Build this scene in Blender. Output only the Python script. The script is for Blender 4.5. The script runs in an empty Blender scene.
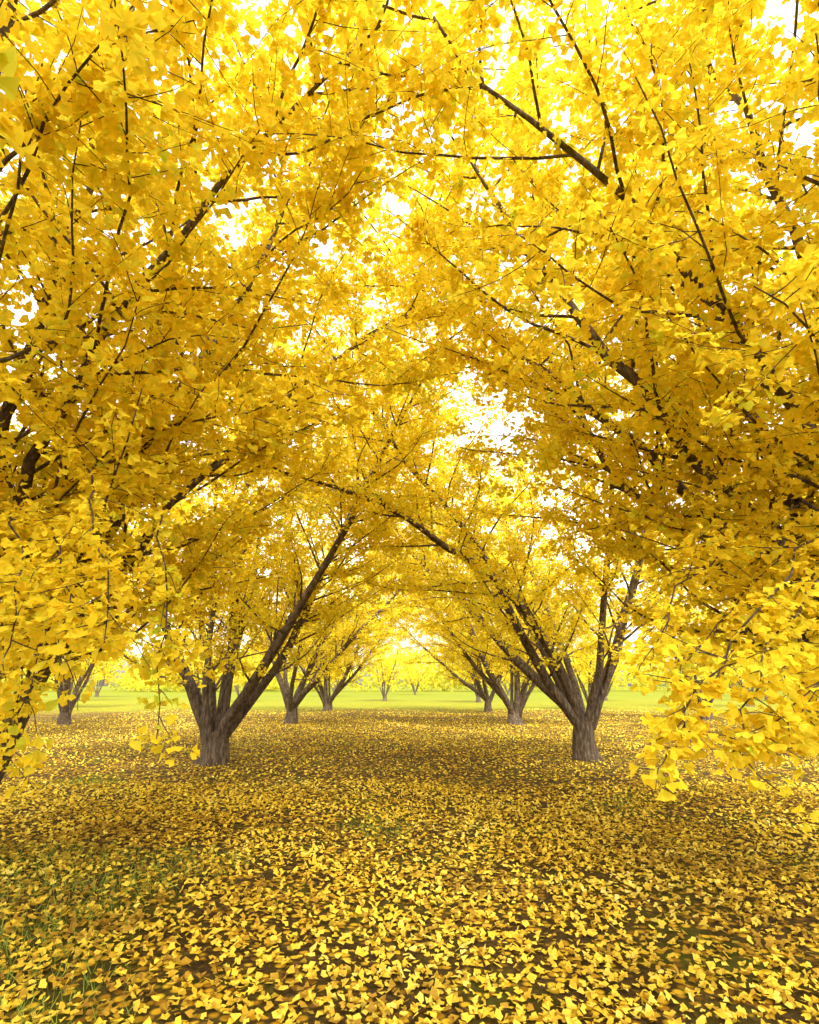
import bpy, numpy as np, math
rng=np.random.default_rng(23)
sc=bpy.context.scene
sc.view_settings.view_transform='Standard'
try: sc.view_settings.look='None'
except Exception: pass
sc.view_settings.exposure=0

# ------------------------------------------------------------------ helpers
def nrm(v):
    v=np.asarray(v,float); return v/(np.linalg.norm(v,axis=-1,keepdims=True)+1e-9)

def make_mesh(name,verts,faces_flat,starts,cols=None,smooth=False):
    me=bpy.data.meshes.new(name)
    nv=len(verts); me.vertices.add(nv)
    me.vertices.foreach_set('co',np.ascontiguousarray(verts,dtype=np.float32).ravel())
    me.loops.add(len(faces_flat)); me.loops.foreach_set('vertex_index',np.asarray(faces_flat,dtype=np.int32))
    me.polygons.add(len(starts)); me.polygons.foreach_set('loop_start',np.asarray(starts,dtype=np.int32))
    if cols is not None:
        a=me.attributes.new('leafdata','FLOAT_COLOR','POINT')
        a.data.foreach_set('color',np.ascontiguousarray(cols,dtype=np.float32).ravel())
    me.update(calc_edges=True)
    me.polygons.foreach_set('use_smooth',np.full(len(starts),smooth))
    return me

def tubes_mesh(name,tubes):
    V=[];F=[];off=0
    for pts,rad,k in tubes:
        n=len(pts)
        t=np.gradient(pts,axis=0); t=nrm(t)
        ref=np.array([0.31,0.95,0.05]) if abs(t[0,1])<0.8 else np.array([1.0,0.1,0.0])
        a=nrm(np.cross(t,ref)); b=np.cross(t,a)
        an=np.arange(k)*2*math.pi/k
        r=np.asarray(rad).reshape(n,-1)
        if r.shape[1]==1: r=np.repeat(r,k,1)
        ring=pts[:,None,:]+r[:,:,None]*(np.cos(an)[None,:,None]*a[:,None,:]+np.sin(an)[None,:,None]*b[:,None,:])
        V.append(ring.reshape(-1,3))
        i=np.arange(n-1)[:,None]*k; j=np.arange(k)[None,:]; j2=(j+1)%k
        q=np.stack([i+j,i+j2,i+k+j2,i+k+j],-1).reshape(-1,4)+off
        F.append(q); off+=n*k
    V=np.concatenate(V);F=np.concatenate(F)
    return make_mesh(name,V,F.ravel(),np.arange(len(F))*4,smooth=True)

# ginkgo fan blade: base, left, outer left, notch, outer right, right
TPL6=np.array([[0,0,0],[-.70,.58,.10],[-.38,.97,-.02],[0,.86,.08],[.38,.97,-.02],[.70,.58,.10]],float)
TRI6=np.array([[0,2,1],[0,3,2],[0,4,3],[0,5,4]])
TPL4=np.array([[0,0,0],[-.68,.80,.10],[0,.95,-.05],[.68,.80,.10]],float)
TRI4=np.array([[0,2,1],[0,3,2]])
def leaves_arrays(P,A,N,size,tint,clump,petiole=None,simple=False):
    TPL,TRI=(TPL4,TRI4) if simple else (TPL6,TRI6)
    nv=len(TPL)
    A=nrm(A); S=nrm(np.cross(A,N)); N=np.cross(S,A)
    M=len(P)
    T=np.repeat(TPL[None],M,0)
    T[:,:,2]*=rng.uniform(-2.0,3.2,(M,1))
    T[:,:,0]*=rng.uniform(.75,1.15,(M,1))
    if not simple: T[:,3,1]*=rng.uniform(.75,1.12,M)
    T[:,1:,:]+=rng.normal(0,.035,(M,nv-1,3))
    V=P[:,None,:]+size[:,None,None]*(T[:,:,0:1]*S[:,None]+T[:,:,1:2]*A[:,None]+T[:,:,2:3]*N[:,None])
    C=np.zeros((M,nv,4)); C[:,:,0]=tint[:,None]; C[:,1:,1]=1; C[:,:,2]=clump[:,None]; C[:,:,3]=1
    F=(TRI[None]+np.arange(M)[:,None,None]*nv).reshape(-1,3)
    V=V.reshape(-1,3);C=C.reshape(-1,4)
    if petiole is not None:
        o=len(V)
        w=S*0.0011
        PV=np.stack([petiole,P-w,P+w],1).reshape(-1,3)
        PC=np.zeros((len(PV),4)); PC[:,0]=.7; PC[:,2]=.6; PC[:,3]=1
        V=np.concatenate([V,PV]);C=np.concatenate([C,PC])
        F=np.concatenate([F,np.arange(M*3).reshape(-1,3)+o])
    return V,F,C
def merge(parts):
    V=[];F=[];C=[];o=0
    for v,f,c in parts:
        V.append(v);F.append(f+o);C.append(c);o+=len(v)
    return np.concatenate(V),np.concatenate(F),np.concatenate(C)

def limb(p,d,L,n,up=0.0,wob=.05):
    pts=[np.array(p,float)];d=nrm(np.array(d,float));s=L/n
    for i in range(n):
        d=d+rng.normal(0,wob,3); d[2]+=up*s
        d=nrm(d); pts.append(pts[-1]+d*s)
    return np.array(pts)
def smoothpoly(cp,n):
    cp=np.array(cp,float); m=len(cp)
    P=np.concatenate([[2*cp[0]-cp[1]],cp,[2*cp[-1]-cp[-2]]])
    out=[]
    for t in np.linspace(0,m-1-1e-6,n):
        i=int(t);u=t-i;a,b,c,d=P[i],P[i+1],P[i+2],P[i+3]
        out.append(.5*((2*b)+(-a+c)*u+(2*a-5*b+4*c-d)*u*u+(-a+3*b-3*c+d)*u**3))
    return np.array(out)
def at(pts,f):
    x=np.asarray(f)*(len(pts)-1); i=np.clip(x.astype(int),0,len(pts)-2); u=(x-i)[...,None]
    return pts[i]*(1-u)+pts[i+1]*u, nrm(pts[i+1]-pts[i])

def tunnel(p,tx,a=2.4,b=3.3):
    x=p[...,0]+tx
    return (x/a)**2+(p[...,2]/b)**2<1

class Tree:
    zmin=1.7
    zb=.2; lf=.36
    def __init__(s,tx): s.tubes=[];s.an=[];s.tx=tx
    def leafrun(s,pts,f0,spacing):
        L=np.linalg.norm(pts[-1]-pts[0])
        k=max(2,int(L*(1-f0)/(spacing*4)))
        f=rng.uniform(f0,1,k); p,t=at(pts,f)
        p=np.repeat(p,4,0);t=np.repeat(t,4,0)
        cl=rng.uniform(0,1)
        s.an.append(np.concatenate([p,t,np.full((len(p),1),cl)],1))
    def secondary(s,pts,r0,dens=5.0,tl=(.35,1.15),spacing=.02,leaf_from=.3):
        n=len(pts)
        s.tubes.append((pts,np.linspace(r0,.004,n),5))
        s.leafrun(pts,leaf_from,spacing*1.2)
        L=np.sum(np.linalg.norm(np.diff(pts,axis=0),axis=1))
        for f in np.sort(rng.uniform(leaf_from-.08,1,int(L*dens*(1-leaf_from+.1)))):
            p,t=at(pts,np.array(f))
            side=nrm(np.cross(t,[0,0,1.0])+rng.normal(0,.4,3)*[1,1,.9])*rng.choice([-1,1])
            d=t*rng.uniform(.3,1.0)+side+np.array([0,0,rng.uniform(-.4,.5)])
            l=rng.uniform(*tl)*(1.1-.4*f)
            tw=limb(p,d,l,4,up=-.1,wob=.14)
            if tunnel(tw[-1],s.tx) or tw[-1][2]<s.zmin+rng.uniform(-.2,.5): continue
            s.tubes.append((tw,np.linspace(.0045,.0016,5),3))
            s.leafrun(tw,.08,spacing)
    def stem(s,pts,r0,nsec=26,L2=(3.0,1.9),dens=5.2,spacing=.019,fstart=.2,tl=(.35,1.15)):
        n=len(pts);f=np.linspace(0,1,n)
        s.tubes.append((pts,r0*(1.06-.92*f**.9),9))
        a=rng.uniform(0,6.28)
        for f in fstart+(1-fstart)*np.linspace(0,.99,nsec)**.9+rng.uniform(-.02,.02,nsec):
            f=min(max(f,0),.995)
            p,t=at(pts,np.array(f))
            a+=2.4+rng.uniform(-.5,.5)
            rad=np.array([math.cos(a),math.sin(a),rng.uniform(-.15,.35)+s.zb*(1-f)])
            rad=nrm(rad-t*np.dot(rad,t)*.8)
            d=rad+t*rng.uniform(.4,1.1)
            L=(L2[0]*(1-f)+L2[1]*f)*rng.uniform(.65,1.25)
            pl=limb(p,d,L,9,up=.07,wob=.11)
            if tunnel(pl[-1],s.tx) or tunnel(pl[5],s.tx):
                d[2]+=.9; d[0]*=.4; pl=limb(p,d,L*.8,9,up=.1,wob=.09)
                if tunnel(pl[-1],s.tx): continue
            if pl[-1][2]<1.5: continue
            s.secondary(pl,r0*.22*(1-.6*f)+.005,dens,tl=tl,spacing=spacing,leaf_from=s.lf-(s.lf-.1)*f)
        s.leafrun(pts,.75,spacing)
    def trunk(s,h,r,rt):
        k=14;n=9
        z=np.linspace(-.15,h,n); u=np.linspace(0,1,n)
        pts=np.stack([.05*np.sin(u*3),.04*np.cos(u*2.4)-.04,z],1)
        an=np.arange(k)*2*math.pi/k
        base=rt+(r-rt)*(1-u)**2.2
        lob=1+.13*np.sin(an*4+1)[None]*(1-u[:,None]*.6)+.07*np.sin(an*7)[None]
        flare=1+.55*np.exp(-(z+.15)/.13)[:,None]*(.6+.5*np.sin(an*5)[None])
        s.tubes.append((pts,base[:,None]*lob*flare,k))
    def finish(s,name,lsize=(.048,.074),extra=None,simple=False):
        A=np.concatenate(s.an)
        p,cl=A[:,:3],A[:,6]
        M=len(p)
        d=nrm(rng.normal(0,1,(M,3))+[0,0,.2])
        P=p+d*rng.uniform(.02,.10,(M,1))
        ok=~(tunnel(P,s.tx,2.25,3.15))&(P[:,2]>s.zmin-.5)
        P,d,cl=P[ok],d[ok],cl[ok];M=len(P)
        ax=d*[1,1,.5]+[0,0,-.3]+rng.normal(0,.35,(M,3))
        N=np.array([0,0,1.0])+rng.normal(0,.6,(M,3))
        parts=[leaves_arrays(P,ax,N,rng.uniform(*lsize,M),rng.random(M),cl,simple=simple)]
        if extra is not None: parts.append(extra)
        V,F,C=merge(parts)
        cm=make_mesh(name+'_crown',V,F.ravel(),np.arange(len(F))*3,C)
        tm=tubes_mesh(name+'_wood',s.tubes)
        print(name,'leaves',M)
        return tm,cm

def droop_leaves(T,branches,org):
    P0=[];CL=[]
    for cp in branches:
        pts=smoothpoly([np.array(c)-org for c in cp],16)
        pts[1:]+=rng.normal(0,.02,(15,3))
        T.tubes.append((pts,np.linspace(.011,.0025,16),5))
        L=np.sum(np.linalg.norm(np.diff(pts,axis=0),axis=1))
        runs=[(pts,.25)]
        for f in np.sort(rng.uniform(.15,1,int(L*6))):
            p,t=at(pts,np.array(f))
            side=nrm(np.cross(t,[0,0,1.0])+rng.normal(0,.5,3))*rng.choice([-1,1])
            tw=limb(p,t*.8+side*.9+[0,0,.0],rng.uniform(.15,.6)*(1.15-.6*f),5,up=-.3,wob=.15)
            T.tubes.append((tw,np.linspace(.0035,.0016,6),4)); runs.append((tw,.05))
        for q,f0 in runs:
            l=np.sum(np.linalg.norm(np.diff(q,axis=0),axis=1))*(1-f0)
            k=max(2,int(l/.055)); f=np.repeat(rng.uniform(f0,1,k),4)
            p,t=at(q,f); P0.append(p);CL.append(np.full(len(p),rng.random()))
    p=np.concatenate(P0);cl=np.concatenate(CL);M=len(p)
    d=nrm(rng.normal(0,1,(M,3))*[1,1,.7])
    P=p+d*rng.uniform(.03,.075,(M,1))+[0,0,-.01]
    ax=d*[1,1,.5]+[0,0,-.45]+rng.normal(0,.3,(M,3))
    N=np.array([0,-.2,.9])+rng.normal(0,.6,(M,3))
    return leaves_arrays(P,ax,N,rng.uniform(.034,.060,M),rng.random(M),cl,petiole=p)

# ------------------------------------------------------------------ materials
def mat(name):
    m=bpy.data.materials.new(name);m.use_nodes=True;nt=m.node_tree;nt.nodes.clear();return m,nt
def ramp(nt,stops,interp='LINEAR'):
    r=nt.nodes.new('ShaderNodeValToRGB');cr=r.color_ramp;cr.interpolation=interp
    while len(cr.elements)<len(stops): cr.elements.new(.5)
    for e,(p,c) in zip(cr.elements,stops): e.position=p;e.color=(*c,1)
    return r
def mixc(nt,fac,a,b,mode='MIX'):
    n=nt.nodes.new('ShaderNodeMix');n.data_type='RGBA';n.blend_type=mode
    for sock,v in ((n.inputs[0],fac),(n.inputs[6],a),(n.inputs[7],b)):
        if hasattr(v,'is_output'): nt.links.new(v,sock)
        else: sock.default_value=v if not isinstance(v,tuple) else (*v,1)
    return n.outputs[2]
def leaf_mat(name,stops,trans=.45,green=(.50,.55,.03),gfac=.4,gloss=.03,decay=None):
    m,nt=mat(name);L=nt.links
    at_=nt.nodes.new('ShaderNodeAttribute');at_.attribute_name='leafdata'
    sp=nt.nodes.new('ShaderNodeSeparateColor');L.new(at_.outputs['Color'],sp.inputs[0])
    ad=nt.nodes.new('ShaderNodeMath');ad.operation='MULTIPLY_ADD';L.new(sp.outputs[0],ad.inputs[0]);ad.inputs[1].default_value=.6
    m2=nt.nodes.new('ShaderNodeMath');m2.operation='MULTIPLY';L.new(sp.outputs[2],m2.inputs[0]);m2.inputs[1].default_value=.4
    L.new(m2.outputs[0],ad.inputs[2])
    r=ramp(nt,stops);L.new(ad.outputs[0],r.inputs[0])
    inv=nt.nodes.new('ShaderNodeMath');inv.operation='MULTIPLY_ADD';L.new(sp.outputs[1],inv.inputs[0]);inv.inputs[1].default_value=-gfac;inv.inputs[2].default_value=gfac
    col=mixc(nt,inv.outputs[0],r.outputs[0],green)
    if decay:
        # older, browner litter collects in irregular patches
        tc=nt.nodes.new('ShaderNodeTexCoord')
        nz=nt.nodes.new('ShaderNodeTexNoise');nz.inputs['Scale'].default_value=.55;nz.inputs['Detail'].default_value=6;nz.inputs['Roughness'].default_value=.7
        L.new(tc.outputs['Object'],nz.inputs[0])
        sm=nt.nodes.new('ShaderNodeMath');sm.operation='MULTIPLY_ADD';L.new(sp.outputs[0],sm.inputs[0]);sm.inputs[1].default_value=-.16;L.new(nz.outputs[0],sm.inputs[2])
        rr=ramp(nt,[(.42,(0,0,0)),(.52,(.75,.75,.75))]);L.new(sm.outputs[0],rr.inputs[0])
        col=mixc(nt,rr.outputs[0],col,decay)
    d=nt.nodes.new('ShaderNodeBsdfDiffuse');L.new(col,d.inputs[0])
    t=nt.nodes.new('ShaderNodeBsdfTranslucent');L.new(col,t.inputs[0])
    mx=nt.nodes.new('ShaderNodeMixShader');mx.inputs[0].default_value=trans;L.new(d.outputs[0],mx.inputs[1]);L.new(t.outputs[0],mx.inputs[2])
    out=mx.outputs[0]
    if gloss:
        g=nt.nodes.new('ShaderNodeBsdfGlossy');g.inputs['Roughness'].default_value=.5
        mg=nt.nodes.new('ShaderNodeMixShader');mg.inputs[0].default_value=gloss;L.new(out,mg.inputs[1]);L.new(g.outputs[0],mg.inputs[2]);out=mg.outputs[0]
    o=nt.nodes.new('ShaderNodeOutputMaterial');L.new(out,o.inputs[0]);return m
M_leaf=leaf_mat('ginkgo_leaf',[(0,(.94,.625,.025)),(.35,(.95,.715,.035)),(.7,(.95,.765,.05)),(.85,(.88,.78,.065)),(1,(.60,.70,.05))],gloss=0,green=(.48,.58,.04),gfac=.5)
M_fall=leaf_mat('fallen_ginkgo_leaf',[(0,(.22,.11,.02)),(.18,(.50,.28,.03)),(.4,(.84,.57,.045)),(.75,(.90,.70,.09)),(1,(.90,.80,.28))],trans=.12,green=(.6,.5,.05),gfac=.3,gloss=0,decay=(.30,.165,.03))
M_far=leaf_mat('distant_foliage',[(0,(.30,.34,.03)),(.4,(.55,.50,.04)),(1,(.85,.68,.06))],trans=.4,gloss=0)

def bark():
    m,nt=mat('ginkgo_bark');L=nt.links
    tc=nt.nodes.new('ShaderNodeTexCoord');mp=nt.nodes.new('ShaderNodeMapping');mp.inputs['Scale'].default_value=(9,9,2.2)
    L.new(tc.outputs['Object'],mp.inputs[0])
    n=nt.nodes.new('ShaderNodeTexNoise');n.inputs['Scale'].default_value=2.2;n.inputs['Detail'].default_value=8;n.inputs['Roughness'].default_value=.7
    L.new(mp.outputs[0],n.inputs[0])
    r=ramp(nt,[(.32,(.028,.019,.012)),(.5,(.12,.085,.056)),(.72,(.31,.235,.16))]);L.new(n.outputs[0],r.inputs[0])
    b=nt.nodes.new('ShaderNodeBump');b.inputs['Strength'].default_value=1;b.inputs['Distance'].default_value=.07;L.new(n.outputs[0],b.inputs['Height'])
    p=nt.nodes.new('ShaderNodeBsdfPrincipled');p.inputs['Roughness'].default_value=.9;p.inputs['Specular IOR Level'].default_value=.2;L.new(r.outputs[0],p.inputs['Base Color']);L.new(b.outputs[0],p.inputs['Normal'])
    o=nt.nodes.new('ShaderNodeOutputMaterial');L.new(p.outputs[0],o.inputs[0]);return m
M_bark=bark()

def ground_mat():
    m,nt=mat('leaf_strewn_soil_and_lawn');L=nt.links
    tc=nt.nodes.new('ShaderNodeTexCoord');co=tc.outputs['Object']
    def noise(s,d=4,r=.6):
        n=nt.nodes.new('ShaderNodeTexNoise');n.inputs['Scale'].default_value=s;n.inputs['Detail'].default_value=d;n.inputs['Roughness'].default_value=r;L.new(co,n.inputs[0]);return n
    n1=noise(28,6,.7);soil=ramp(nt,[(.3,(.022,.014,.005)),(.55,(.075,.047,.014)),(.75,(.17,.105,.03))]);L.new(n1.outputs[0],soil.inputs[0])
    n6=noise(.8,4,.6);gm=ramp(nt,[(.50,(0,0,0)),(.68,(.7,.7,.7))]);L.new(n6.outputs[0],gm.inputs[0])
    soil2=mixc(nt,gm.outputs[0],soil.outputs[0],(.085,.10,.008))
    v=nt.nodes.new('ShaderNodeTexVoronoi');v.inputs['Scale'].default_value=17;L.new(co,v.inputs[0])
    sp=nt.nodes.new('ShaderNodeSeparateColor');L.new(v.outputs['Color'],sp.inputs[0])
    lc=ramp(nt,[(0,(.14,.07,.012)),(.3,(.38,.20,.016)),(.6,(.66,.39,.02)),(1,(.82,.56,.035))]);L.new(sp.outputs[0],lc.inputs[0])
    n2=noise(1.1,4,.65)
    ad=nt.nodes.new('ShaderNodeMath');ad.operation='ADD';L.new(sp.outputs[1],ad.inputs[0]);L.new(n2.outputs[0],ad.inputs[1])
    isl=ramp(nt,[(.64,(0,0,0)),(.71,(1,1,1))]);
    sc_=nt.nodes.new('ShaderNodeMath');sc_.operation='MULTIPLY';sc_.inputs[1].default_value=.62;L.new(ad.outputs[0],sc_.inputs[0]);L.new(sc_.outputs[0],isl.inputs[0])
    edge=ramp(nt,[(.35,(1,1,1)),(.6,(0,0,0))]);L.new(v.outputs['Distance'],edge.inputs[0])
    mk=nt.nodes.new('ShaderNodeMath');mk.operation='MULTIPLY';L.new(isl.outputs[0],mk.inputs[0]);L.new(edge.outputs[0],mk.inputs[1])
    base=mixc(nt,mk.outputs[0],soil2,lc.outputs[0])
    sx=nt.nodes.new('ShaderNodeSeparateXYZ');L.new(co,sx.inputs[0])
    n3=noise(.22,5,.6)
    off=nt.nodes.new('ShaderNodeMath');off.operation='MULTIPLY_ADD';L.new(n3.outputs[0],off.inputs[0]);off.inputs[1].default_value=16;L.new(sx.outputs[1],off.inputs[2])
    mr=nt.nodes.new('ShaderNodeMapRange');mr.inputs[1].default_value=42;mr.inputs[2].default_value=49;L.new(off.outputs[0],mr.inputs[0])
    n4=noise(6,6,.7);gr=ramp(nt,[(.3,(.06,.095,.004)),(.55,(.115,.15,.006)),(.75,(.20,.20,.010))]);L.new(n4.outputs[0],gr.inputs[0])
    n5=noise(.05,3,.5);gr2=mixc(nt,n5.outputs[0],gr.outputs[0],(.20,.19,.010))
    lw=nt.nodes.new('ShaderNodeMapRange');lw.inputs[1].default_value=49;lw.inputs[2].default_value=90;lw.inputs[3].default_value=.7;lw.inputs[4].default_value=.05;L.new(off.outputs[0],lw.inputs[0])
    ml=nt.nodes.new('ShaderNodeMath');ml.operation='MULTIPLY';L.new(lw.outputs[0],ml.inputs[0]);L.new(mk.outputs[0],ml.inputs[1])
    gr3=mixc(nt,ml.outputs[0],gr2,lc.outputs[0])
    col=mixc(nt,mr.outputs[0],base,gr3)
    b=nt.nodes.new('ShaderNodeBump');b.inputs['Strength'].default_value=.5;b.inputs['Distance'].default_value=.03;L.new(n1.outputs[0],b.inputs['Height'])
    p=nt.nodes.new('ShaderNodeBsdfPrincipled');p.inputs['Roughness'].default_value=.95;p.inputs['Specular IOR Level'].default_value=.08
    L.new(col,p.inputs['Base Color']);L.new(b.outputs[0],p.inputs['Normal'])
    o=nt.nodes.new('ShaderNodeOutputMaterial');L.new(p.outputs[0],o.inputs[0]);return m
M_ground=ground_mat()

# ------------------------------------------------------------------ ground
def und(x,y): return .05*np.sin(x*.55+.4)*np.cos(y*.43)+.03*np.sin(x*1.3+y*.9)
xs=np.concatenate([[-1500,-600,-250,-110,-60],np.arange(-40,40.1,.5),[60,110,250,600,1500]])
ys=np.concatenate([[-1500,-500,-120,-40],np.arange(-20,60.1,.5),[80,120,220,500,1000,3000]])
X,Y=np.meshgrid(xs,ys);w=np.clip((45-np.abs(X))/10,0,1)*np.clip((60-Y)/15,0,1)*np.clip((Y+25)/10,0,1)
Z=und(X,Y)*w
V=np.stack([X,Y,Z],-1).reshape(-1,3);nx=len(xs);ny=len(ys)
i=(np.arange(ny-1)[:,None]*nx+np.arange(nx-1)[None]).ravel()
F=np.stack([i,i+1,i+1+nx,i+nx],1)
me=make_mesh('ground',V,F.ravel(),np.arange(len(F))*4,smooth=True);me.materials.append(M_ground)
g=bpy.data.objects.new('ground',me);sc.collection.objects.link(g)

def patch(x,y):
    return .5+.25*np.sin(x*1.7+2*np.sin(y*.9))*np.cos(y*1.9+1.5*np.sin(x*.7))+.25*np.sin(x*4.1+y*2.3)*np.cos(y*3.7-x*1.9)
def grassy(x,y):
    return .8*np.sin(x*1.1+1.3)*np.cos(y*.9+.5*x)+.4*np.sin(x*2.9)*np.sin(y*2.3+1)+np.clip((-x-.6)*.35,0,.7)*(y<6)-.25*(x>0)
parts=[]
for (n,x0,x1,y0,y1,s0,s1) in ((145000,-8,8,.3,10,.024,.048),(62000,-17,17,10,26,.03,.055),(14000,-16,16,26,40,.05,.075),(9000,-8,8,-6,.3,.03,.055)):
    x=rng.uniform(x0,x1,n);y=rng.uniform(y0,y1,n)
    dens=(.3+.7*patch(x,y))*(1-.25*np.clip(grassy(x,y)-.4,0,1))*(np.clip(1.2-y*.07,.5,1) if y0<9 else 1)
    k=rng.random(n)<dens;x=x[k];y=y[k];n=len(x)
    z=und(x,y)+rng.uniform(.006,.035,n)
    a=rng.uniform(0,2*math.pi,n)
    ax=np.stack([np.cos(a),np.sin(a),rng.normal(0,.28,n)],1)
    N=np.array([0,0,1.])+rng.normal(0,.4,(n,3))
    cl=np.clip(patch(x*.6+3,y*.6),0,1)
    parts.append(leaves_arrays(np.stack([x,y,z],1),ax,N,rng.uniform(s0,s1,n),rng.random(n),cl,simple=y0>9))
V,F,C=merge(parts)
me=make_mesh('fallen_leaves',V,F.ravel(),np.arange(len(F))*3,C);me.materials.append(M_fall)
fl=bpy.data.objects.new('fallen_leaves',me);sc.collection.objects.link(fl)

n=110000
x=rng.uniform(-8,8,n);y=rng.uniform(1.3,10,n)
k=grassy(x,y)>.75+rng.normal(0,.22,n);x=x[k];y=y[k];n=len(x)
a=rng.uniform(0,2*math.pi,n);h=rng.uniform(.025,.075,n)*1.25;w=.0033
b0=np.stack([x,y,und(x,y)-.005],1);s=np.stack([np.cos(a),np.sin(a),0*a],1)*w
ln=np.stack([rng.normal(0,.6,n),rng.normal(0,.6,n),np.ones(n)],1)*h[:,None]
V=np.stack([b0-s,b0+s,b0+ln],1).reshape(-1,3)
me=make_mesh('grass',V,np.arange(3*n),np.arange(n)*3)
m,nt=mat('grass_blade');p=nt.nodes.new('ShaderNodeBsdfPrincipled');ge=nt.nodes.new('ShaderNodeNewGeometry')
r=ramp(nt,[(0,(.12,.18,.01)),(1,(.32,.40,.03))]);nt.links.new(ge.outputs['Random Per Island'],r.inputs[0]);nt.links.new(r.outputs[0],p.inputs['Base Color'])
p.inputs['Roughness'].default_value=.7
o=nt.nodes.new('ShaderNodeOutputMaterial');nt.links.new(p.outputs[0],o.inputs[0]);me.materials.append(m)
go=bpy.data.objects.new('grass',me);sc.collection.objects.link(go)

# ------------------------------------------------------------------ trees
def one_stem(T,a,th,z0,r,L,nsec,**kw):
    th=math.radians(th)
    d=[math.cos(a)*math.sin(th),math.sin(a)*math.sin(th),math.cos(th)]
    p=[.10*math.cos(a),.10*math.sin(a),z0+rng.uniform(-.25,.05)]
    T.stem(limb(p,d,L,16,up=.015,wob=.07),r,nsec=nsec,**kw)
def auto_stems(T,n,z0,r0,Lr=(8.5,10.8),tilt=(16,50),az0=0,nsec=26,inward=(),**kw):
    for i in range(n):
        a=az0+i*2*math.pi/n+rng.uniform(-.4,.4)
        out=math.cos(a)<-.5
        one_stem(T,a,rng.uniform(*tilt)*(.75 if out and inward else 1),z0,r0*rng.uniform(.5,1.05),rng.uniform(*Lr)*(.8 if out and inward else 1),nsec,**kw)
    for a,th,L in inward: one_stem(T,a,th,z0,r0*.8,L,nsec,**kw)

def place(meshes,loc,scale=(1,1,1),rz=0):
    e=bpy.data.objects.new('ginkgo_tree',None);sc.collection.objects.link(e)
    e.location=loc;e.scale=scale;e.rotation_euler=(0,0,rz)
    for nm,me in zip(('trunk_and_limbs','crown'),meshes):
        ob=bpy.data.objects.new(nm,me);sc.collection.objects.link(ob);ob.parent=e
    return e
def mats(ms): ms[0].materials.append(M_bark);ms[1].materials.append(M_leaf);return ms

TX=-4.1
T=Tree(TX);T.zb=-.1;T.lf=.3;T.trunk(.62,.33,.25)
auto_stems(T,6,.5,.135,az0=.25,tilt=(8,40),inward=((.35,37,9.5),(-.5,28,10)),fstart=.15,nsec=27)
A=mats(T.finish('ginkgo_a',lsize=(.052,.08),simple=True))
T=Tree(TX);T.zb=-.1;T.lf=.3;T.trunk(.9,.30,.21)
auto_stems(T,5,.75,.14,az0=.8,tilt=(12,42),inward=((-.35,40,9.5),(.7,26,10)),fstart=.14,nsec=28)
B=mats(T.finish('ginkgo_b',lsize=(.052,.08),simple=True))

org=np.array([-3.75,5.3,0]);T=Tree(org[0])
T.trunk(.35,.2,.15)
for cp,r in ( ([(0,0,.15),(.55,-.15,1.9),(1.35,-.2,4.0),(2.2,0,6.4),(2.9,.2,8.9)],.085),
              ([(0,0,.2),(-.3,.5,2.0),(.2,1.3,4.6),(.9,2.0,7.6)],.09),
              ([(0,0,.2),(.2,-.9,1.8),(.9,-2.2,4.2),(1.6,-3.3,6.8)],.09),
              ([(0,0,.2),(.2,-.5,2.4),(1.5,-1.3,4.7),(3.5,-2.0,6.8)],.08),
              ([(0,0,.2),(.4,.8,2.5),(1.9,1.6,5.0),(4.0,2.2,7.4)],.085),
              ([(0,0,.2),(.1,-.6,2.8),(.5,-1.0,5.2),(1.2,-1.5,8.8)],.085),
              ([(0,0,.2),(-.9,-.2,2.2),(-1.8,-.4,5.0),(-2.3,-.6,8.0)],.08)):
    pts=smoothpoly(cp,16);pts[2:]+=rng.normal(0,.045,(14,3));T.stem(pts,r,nsec=29,fstart=.2)
br=[[(-3.3,4.9,2.6),(-2.7,4.1,2.6),(-2.1,3.4,2.1),(-1.9,2.9,1.35)],
    [(-3.0,4.8,3.4),(-2.3,3.8,3.0),(-1.7,3.0,2.3),(-1.35,2.6,1.7)],
    [(-2.9,5.0,3.6),(-2.1,4.2,3.1),(-1.5,3.4,2.2),(-1.22,2.95,1.2)],
    [(-3.2,4.8,3.0),(-2.6,3.9,2.7),(-2.0,3.2,2.2),(-1.6,2.7,1.6)],
    [(-3.2,4.6,2.8),(-2.7,3.7,2.6),(-2.1,3.0,2.1),(-1.75,2.5,1.45)],
    [(-3.4,4.6,2.4),(-2.9,3.9,2.3),(-2.5,3.5,2.0),(-2.2,3.2,1.4)],
    [(-3.3,4.7,2.0),(-2.8,4.2,2.0),(-2.5,3.8,1.7),(-2.3,3.5,1.1)]]
ex=droop_leaves(T,br,org)
L0=mats(T.finish('ginkgo_near_left',lsize=(.05,.077),extra=ex))

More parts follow.
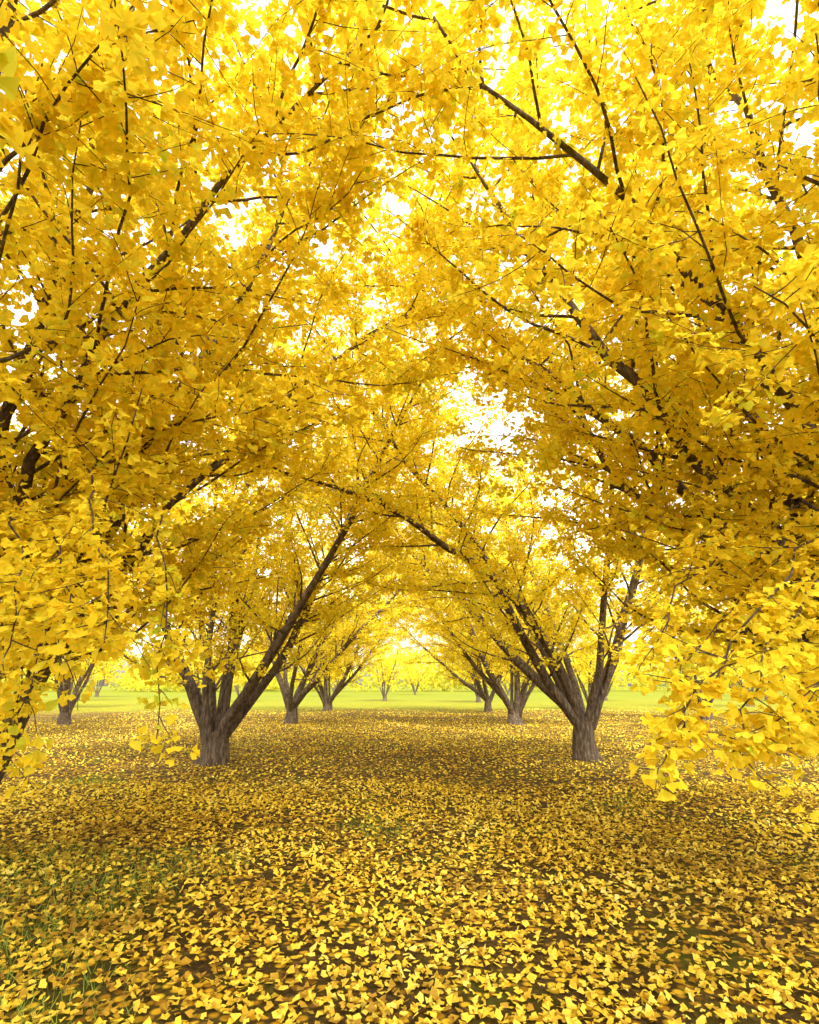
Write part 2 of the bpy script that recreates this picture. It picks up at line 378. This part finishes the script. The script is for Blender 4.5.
org_r=np.array([4.5,5.1,0]);T=Tree(org_r[0])
T.trunk(.7,.34,.25)
for cp,r in ( ([(-.05,0,.5),(-.8,.1,2.2),(-1.9,.2,4.2),(-3.0,.45,6.1),(-3.8,.6,8.3)],.12),
              ([(-.05,.1,.5),(-.6,.9,2.1),(-1.6,2.0,4.0),(-2.3,2.8,6.6)],.14),
              ([(0,0,.5),(-.5,-.8,2.2),(-1.3,-1.9,4.4),(-2.1,-2.8,7.2)],.09),
              ([(0,0,.5),(-.7,-.5,2.6),(-2.2,-1.2,4.8),(-4.3,-1.7,6.9)],.09),
              ([(0,0,.5),(-.8,.9,2.8),(-2.5,1.7,5.4),(-4.6,2.3,7.8)],.10),
              ([(0,0,.5),(-.3,-.5,2.8),(-1.0,-.9,5.4),(-1.8,-1.2,8.8)],.10),
              ([(0,0,.5),(-.3,.5,2.4),(-.7,.9,5.0),(-1.2,1.5,8.6)],.16),
              ([(0,0,.5),(.9,.1,2.2),(1.8,.3,5.0),(2.4,.5,7.8)],.1)):
    pts=smoothpoly(cp,16);pts[2:]+=rng.normal(0,.045,(14,3));T.stem(pts,r,nsec=27,fstart=.22)
br=[[(3.6,4.6,2.9),(2.8,3.8,2.5),(1.9,3.1,1.9),(1.3,2.7,1.45),(1.08,2.6,1.18)],
    [(3.6,4.6,2.8),(2.9,3.8,2.4),(2.1,3.2,1.85),(1.6,2.8,1.45),(1.4,2.7,1.2)],
    [(3.8,4.6,2.5),(3.1,3.9,2.2),(2.4,3.3,1.7),(1.8,2.8,1.2)],
    [(3.6,5.0,3.1),(2.7,4.4,2.7),(1.8,3.7,2.1),(1.2,3.2,1.55)],
    [(3.7,4.9,2.9),(2.9,4.3,2.5),(2.2,3.9,2.0),(1.6,3.6,1.5)],
    [(3.8,4.7,2.4),(3.2,4.2,2.1),(2.6,3.7,1.7),(2.1,3.3,1.25)],
    [(3.8,4.5,2.6),(3.1,3.9,2.2),(2.3,3.1,1.75),(1.6,2.6,1.3)]]
ex=droop_leaves(T,br,org_r)
R0=mats(T.finish('ginkgo_near_right',lsize=(.05,.077),extra=ex))

T=Tree(-30);T.trunk(.7,.32,.23);auto_stems(T,6,.6,.12,Lr=(7,9),tilt=(8,44),nsec=17,dens=4.0,spacing=.047,fstart=.16)
C_=mats(T.finish('ginkgo_outer',lsize=(.095,.135),simple=True))

place(L0,org);place(R0,org_r)
place(B,(-4.6,-3.4,0),(1,1,1));place(A,(4.7,-3.2,0),(-1,1,1))
place(A,(-4.05,12.7,0));place(B,(3.75,13.0,0),(-1,1,1))
place(B,(-4.8,24.4,0),(1,-1,1),.3);place(A,(4.3,24.4,0),(-1,-1,1),.35)
place(A,(-5.0,36.4,0),(1,-1,.95),-.4);place(B,(4.8,36.6,0),(-1,1,.9),.5)
for (x,y,r,s) in ((-13.0,8,.4,1),(-12.5,17,1.9,1.05),(-13.9,24.4,3.3,.9),(-13,38,5,.8),(13.2,9,1.2,1),(12.0,18,2.8,1),(13.8,28,4.1,1.05),(12,40,5.6,.85),
                  (-22,21,.9,1),(23,23,3.0,1.05),(-24,42,1,1),(25,44,2,1),(-32,30,3.5,1.1),(34,33,.7,1.1),
                  (-2.6,62,.3,.8),(-17,60,1.4,.7),(-35,63,2.2,.9),(6.6,57,3.1,.85),(21,64,4,.75),(37,62,5,.9),(-11,88,2,.9),(16,97,1,.9),(1,104,4,.9),(-44,84,2,1),(50,92,3,1)):
    place(C_,(x,y,0),(s,s,s),r)

n=120000;nc=300
cx=rng.uniform(-300,300,nc);cy=rng.uniform(150,200,nc);ch=rng.uniform(6,14,nc)
k=rng.integers(0,nc,n);d=nrm(rng.normal(0,1,(n,3)))*rng.uniform(.6,1,(n,1))
P=np.stack([cx[k]+d[:,0]*5.5,cy[k]+d[:,1]*5.5,ch[k]*.5+d[:,2]*ch[k]*.5],1);P[:,2]=np.maximum(P[:,2],.1)
V,F,C=leaves_arrays(P,nrm(rng.normal(0,1,(n,3))),rng.normal(0,1,(n,3)),rng.uniform(.35,.8,n),rng.random(n),rng.random(nc)[k])
me=make_mesh('distant_trees',V,F.ravel(),np.arange(len(F))*3,C);me.materials.append(M_far)
sc.collection.objects.link(bpy.data.objects.new('distant_trees',me))

# ------------------------------------------------------------------ light
SUN_EL=math.radians(50);SUN_AZ=math.radians(165)
w=bpy.data.worlds.new('World');sc.world=w;w.use_nodes=True;nt=w.node_tree;nt.nodes.clear()
sk=nt.nodes.new('ShaderNodeTexSky');sk.sky_type='NISHITA';sk.sun_disc=False;sk.sun_elevation=SUN_EL;sk.sun_rotation=SUN_AZ
sk.dust_density=4;sk.air_density=1.2
hs=nt.nodes.new('ShaderNodeHueSaturation');hs.inputs['Saturation'].default_value=.06;hs.inputs['Value'].default_value=4.4
nt.links.new(sk.outputs[0],hs.inputs['Color'])
bg=nt.nodes.new('ShaderNodeBackground');bg.inputs[1].default_value=.15;nt.links.new(hs.outputs[0],bg.inputs[0])
o=nt.nodes.new('ShaderNodeOutputWorld');nt.links.new(bg.outputs[0],o.inputs[0])
sl=bpy.data.lights.new('sun','SUN');sl.energy=4.2;sl.angle=math.radians(18);sl.color=(1,.96,.88)
so=bpy.data.objects.new('sun',sl);sc.collection.objects.link(so)
from mathutils import Vector
dirv=Vector((math.sin(SUN_AZ)*math.cos(SUN_EL),math.cos(SUN_AZ)*math.cos(SUN_EL),math.sin(SUN_EL)))
so.rotation_euler=dirv.to_track_quat('Z','Y').to_euler();so.location=(0,0,30)

# ------------------------------------------------------------------ camera
cd=bpy.data.cameras.new('camera');cam=bpy.data.objects.new('camera',cd);sc.collection.objects.link(cam)
cd.sensor_fit='VERTICAL';cd.sensor_height=36;cd.lens=20;cd.clip_start=.05;cd.clip_end=5000
cam.location=(0,0,1.5);cam.rotation_euler=(math.radians(90+17),0,0)
sc.camera=cam
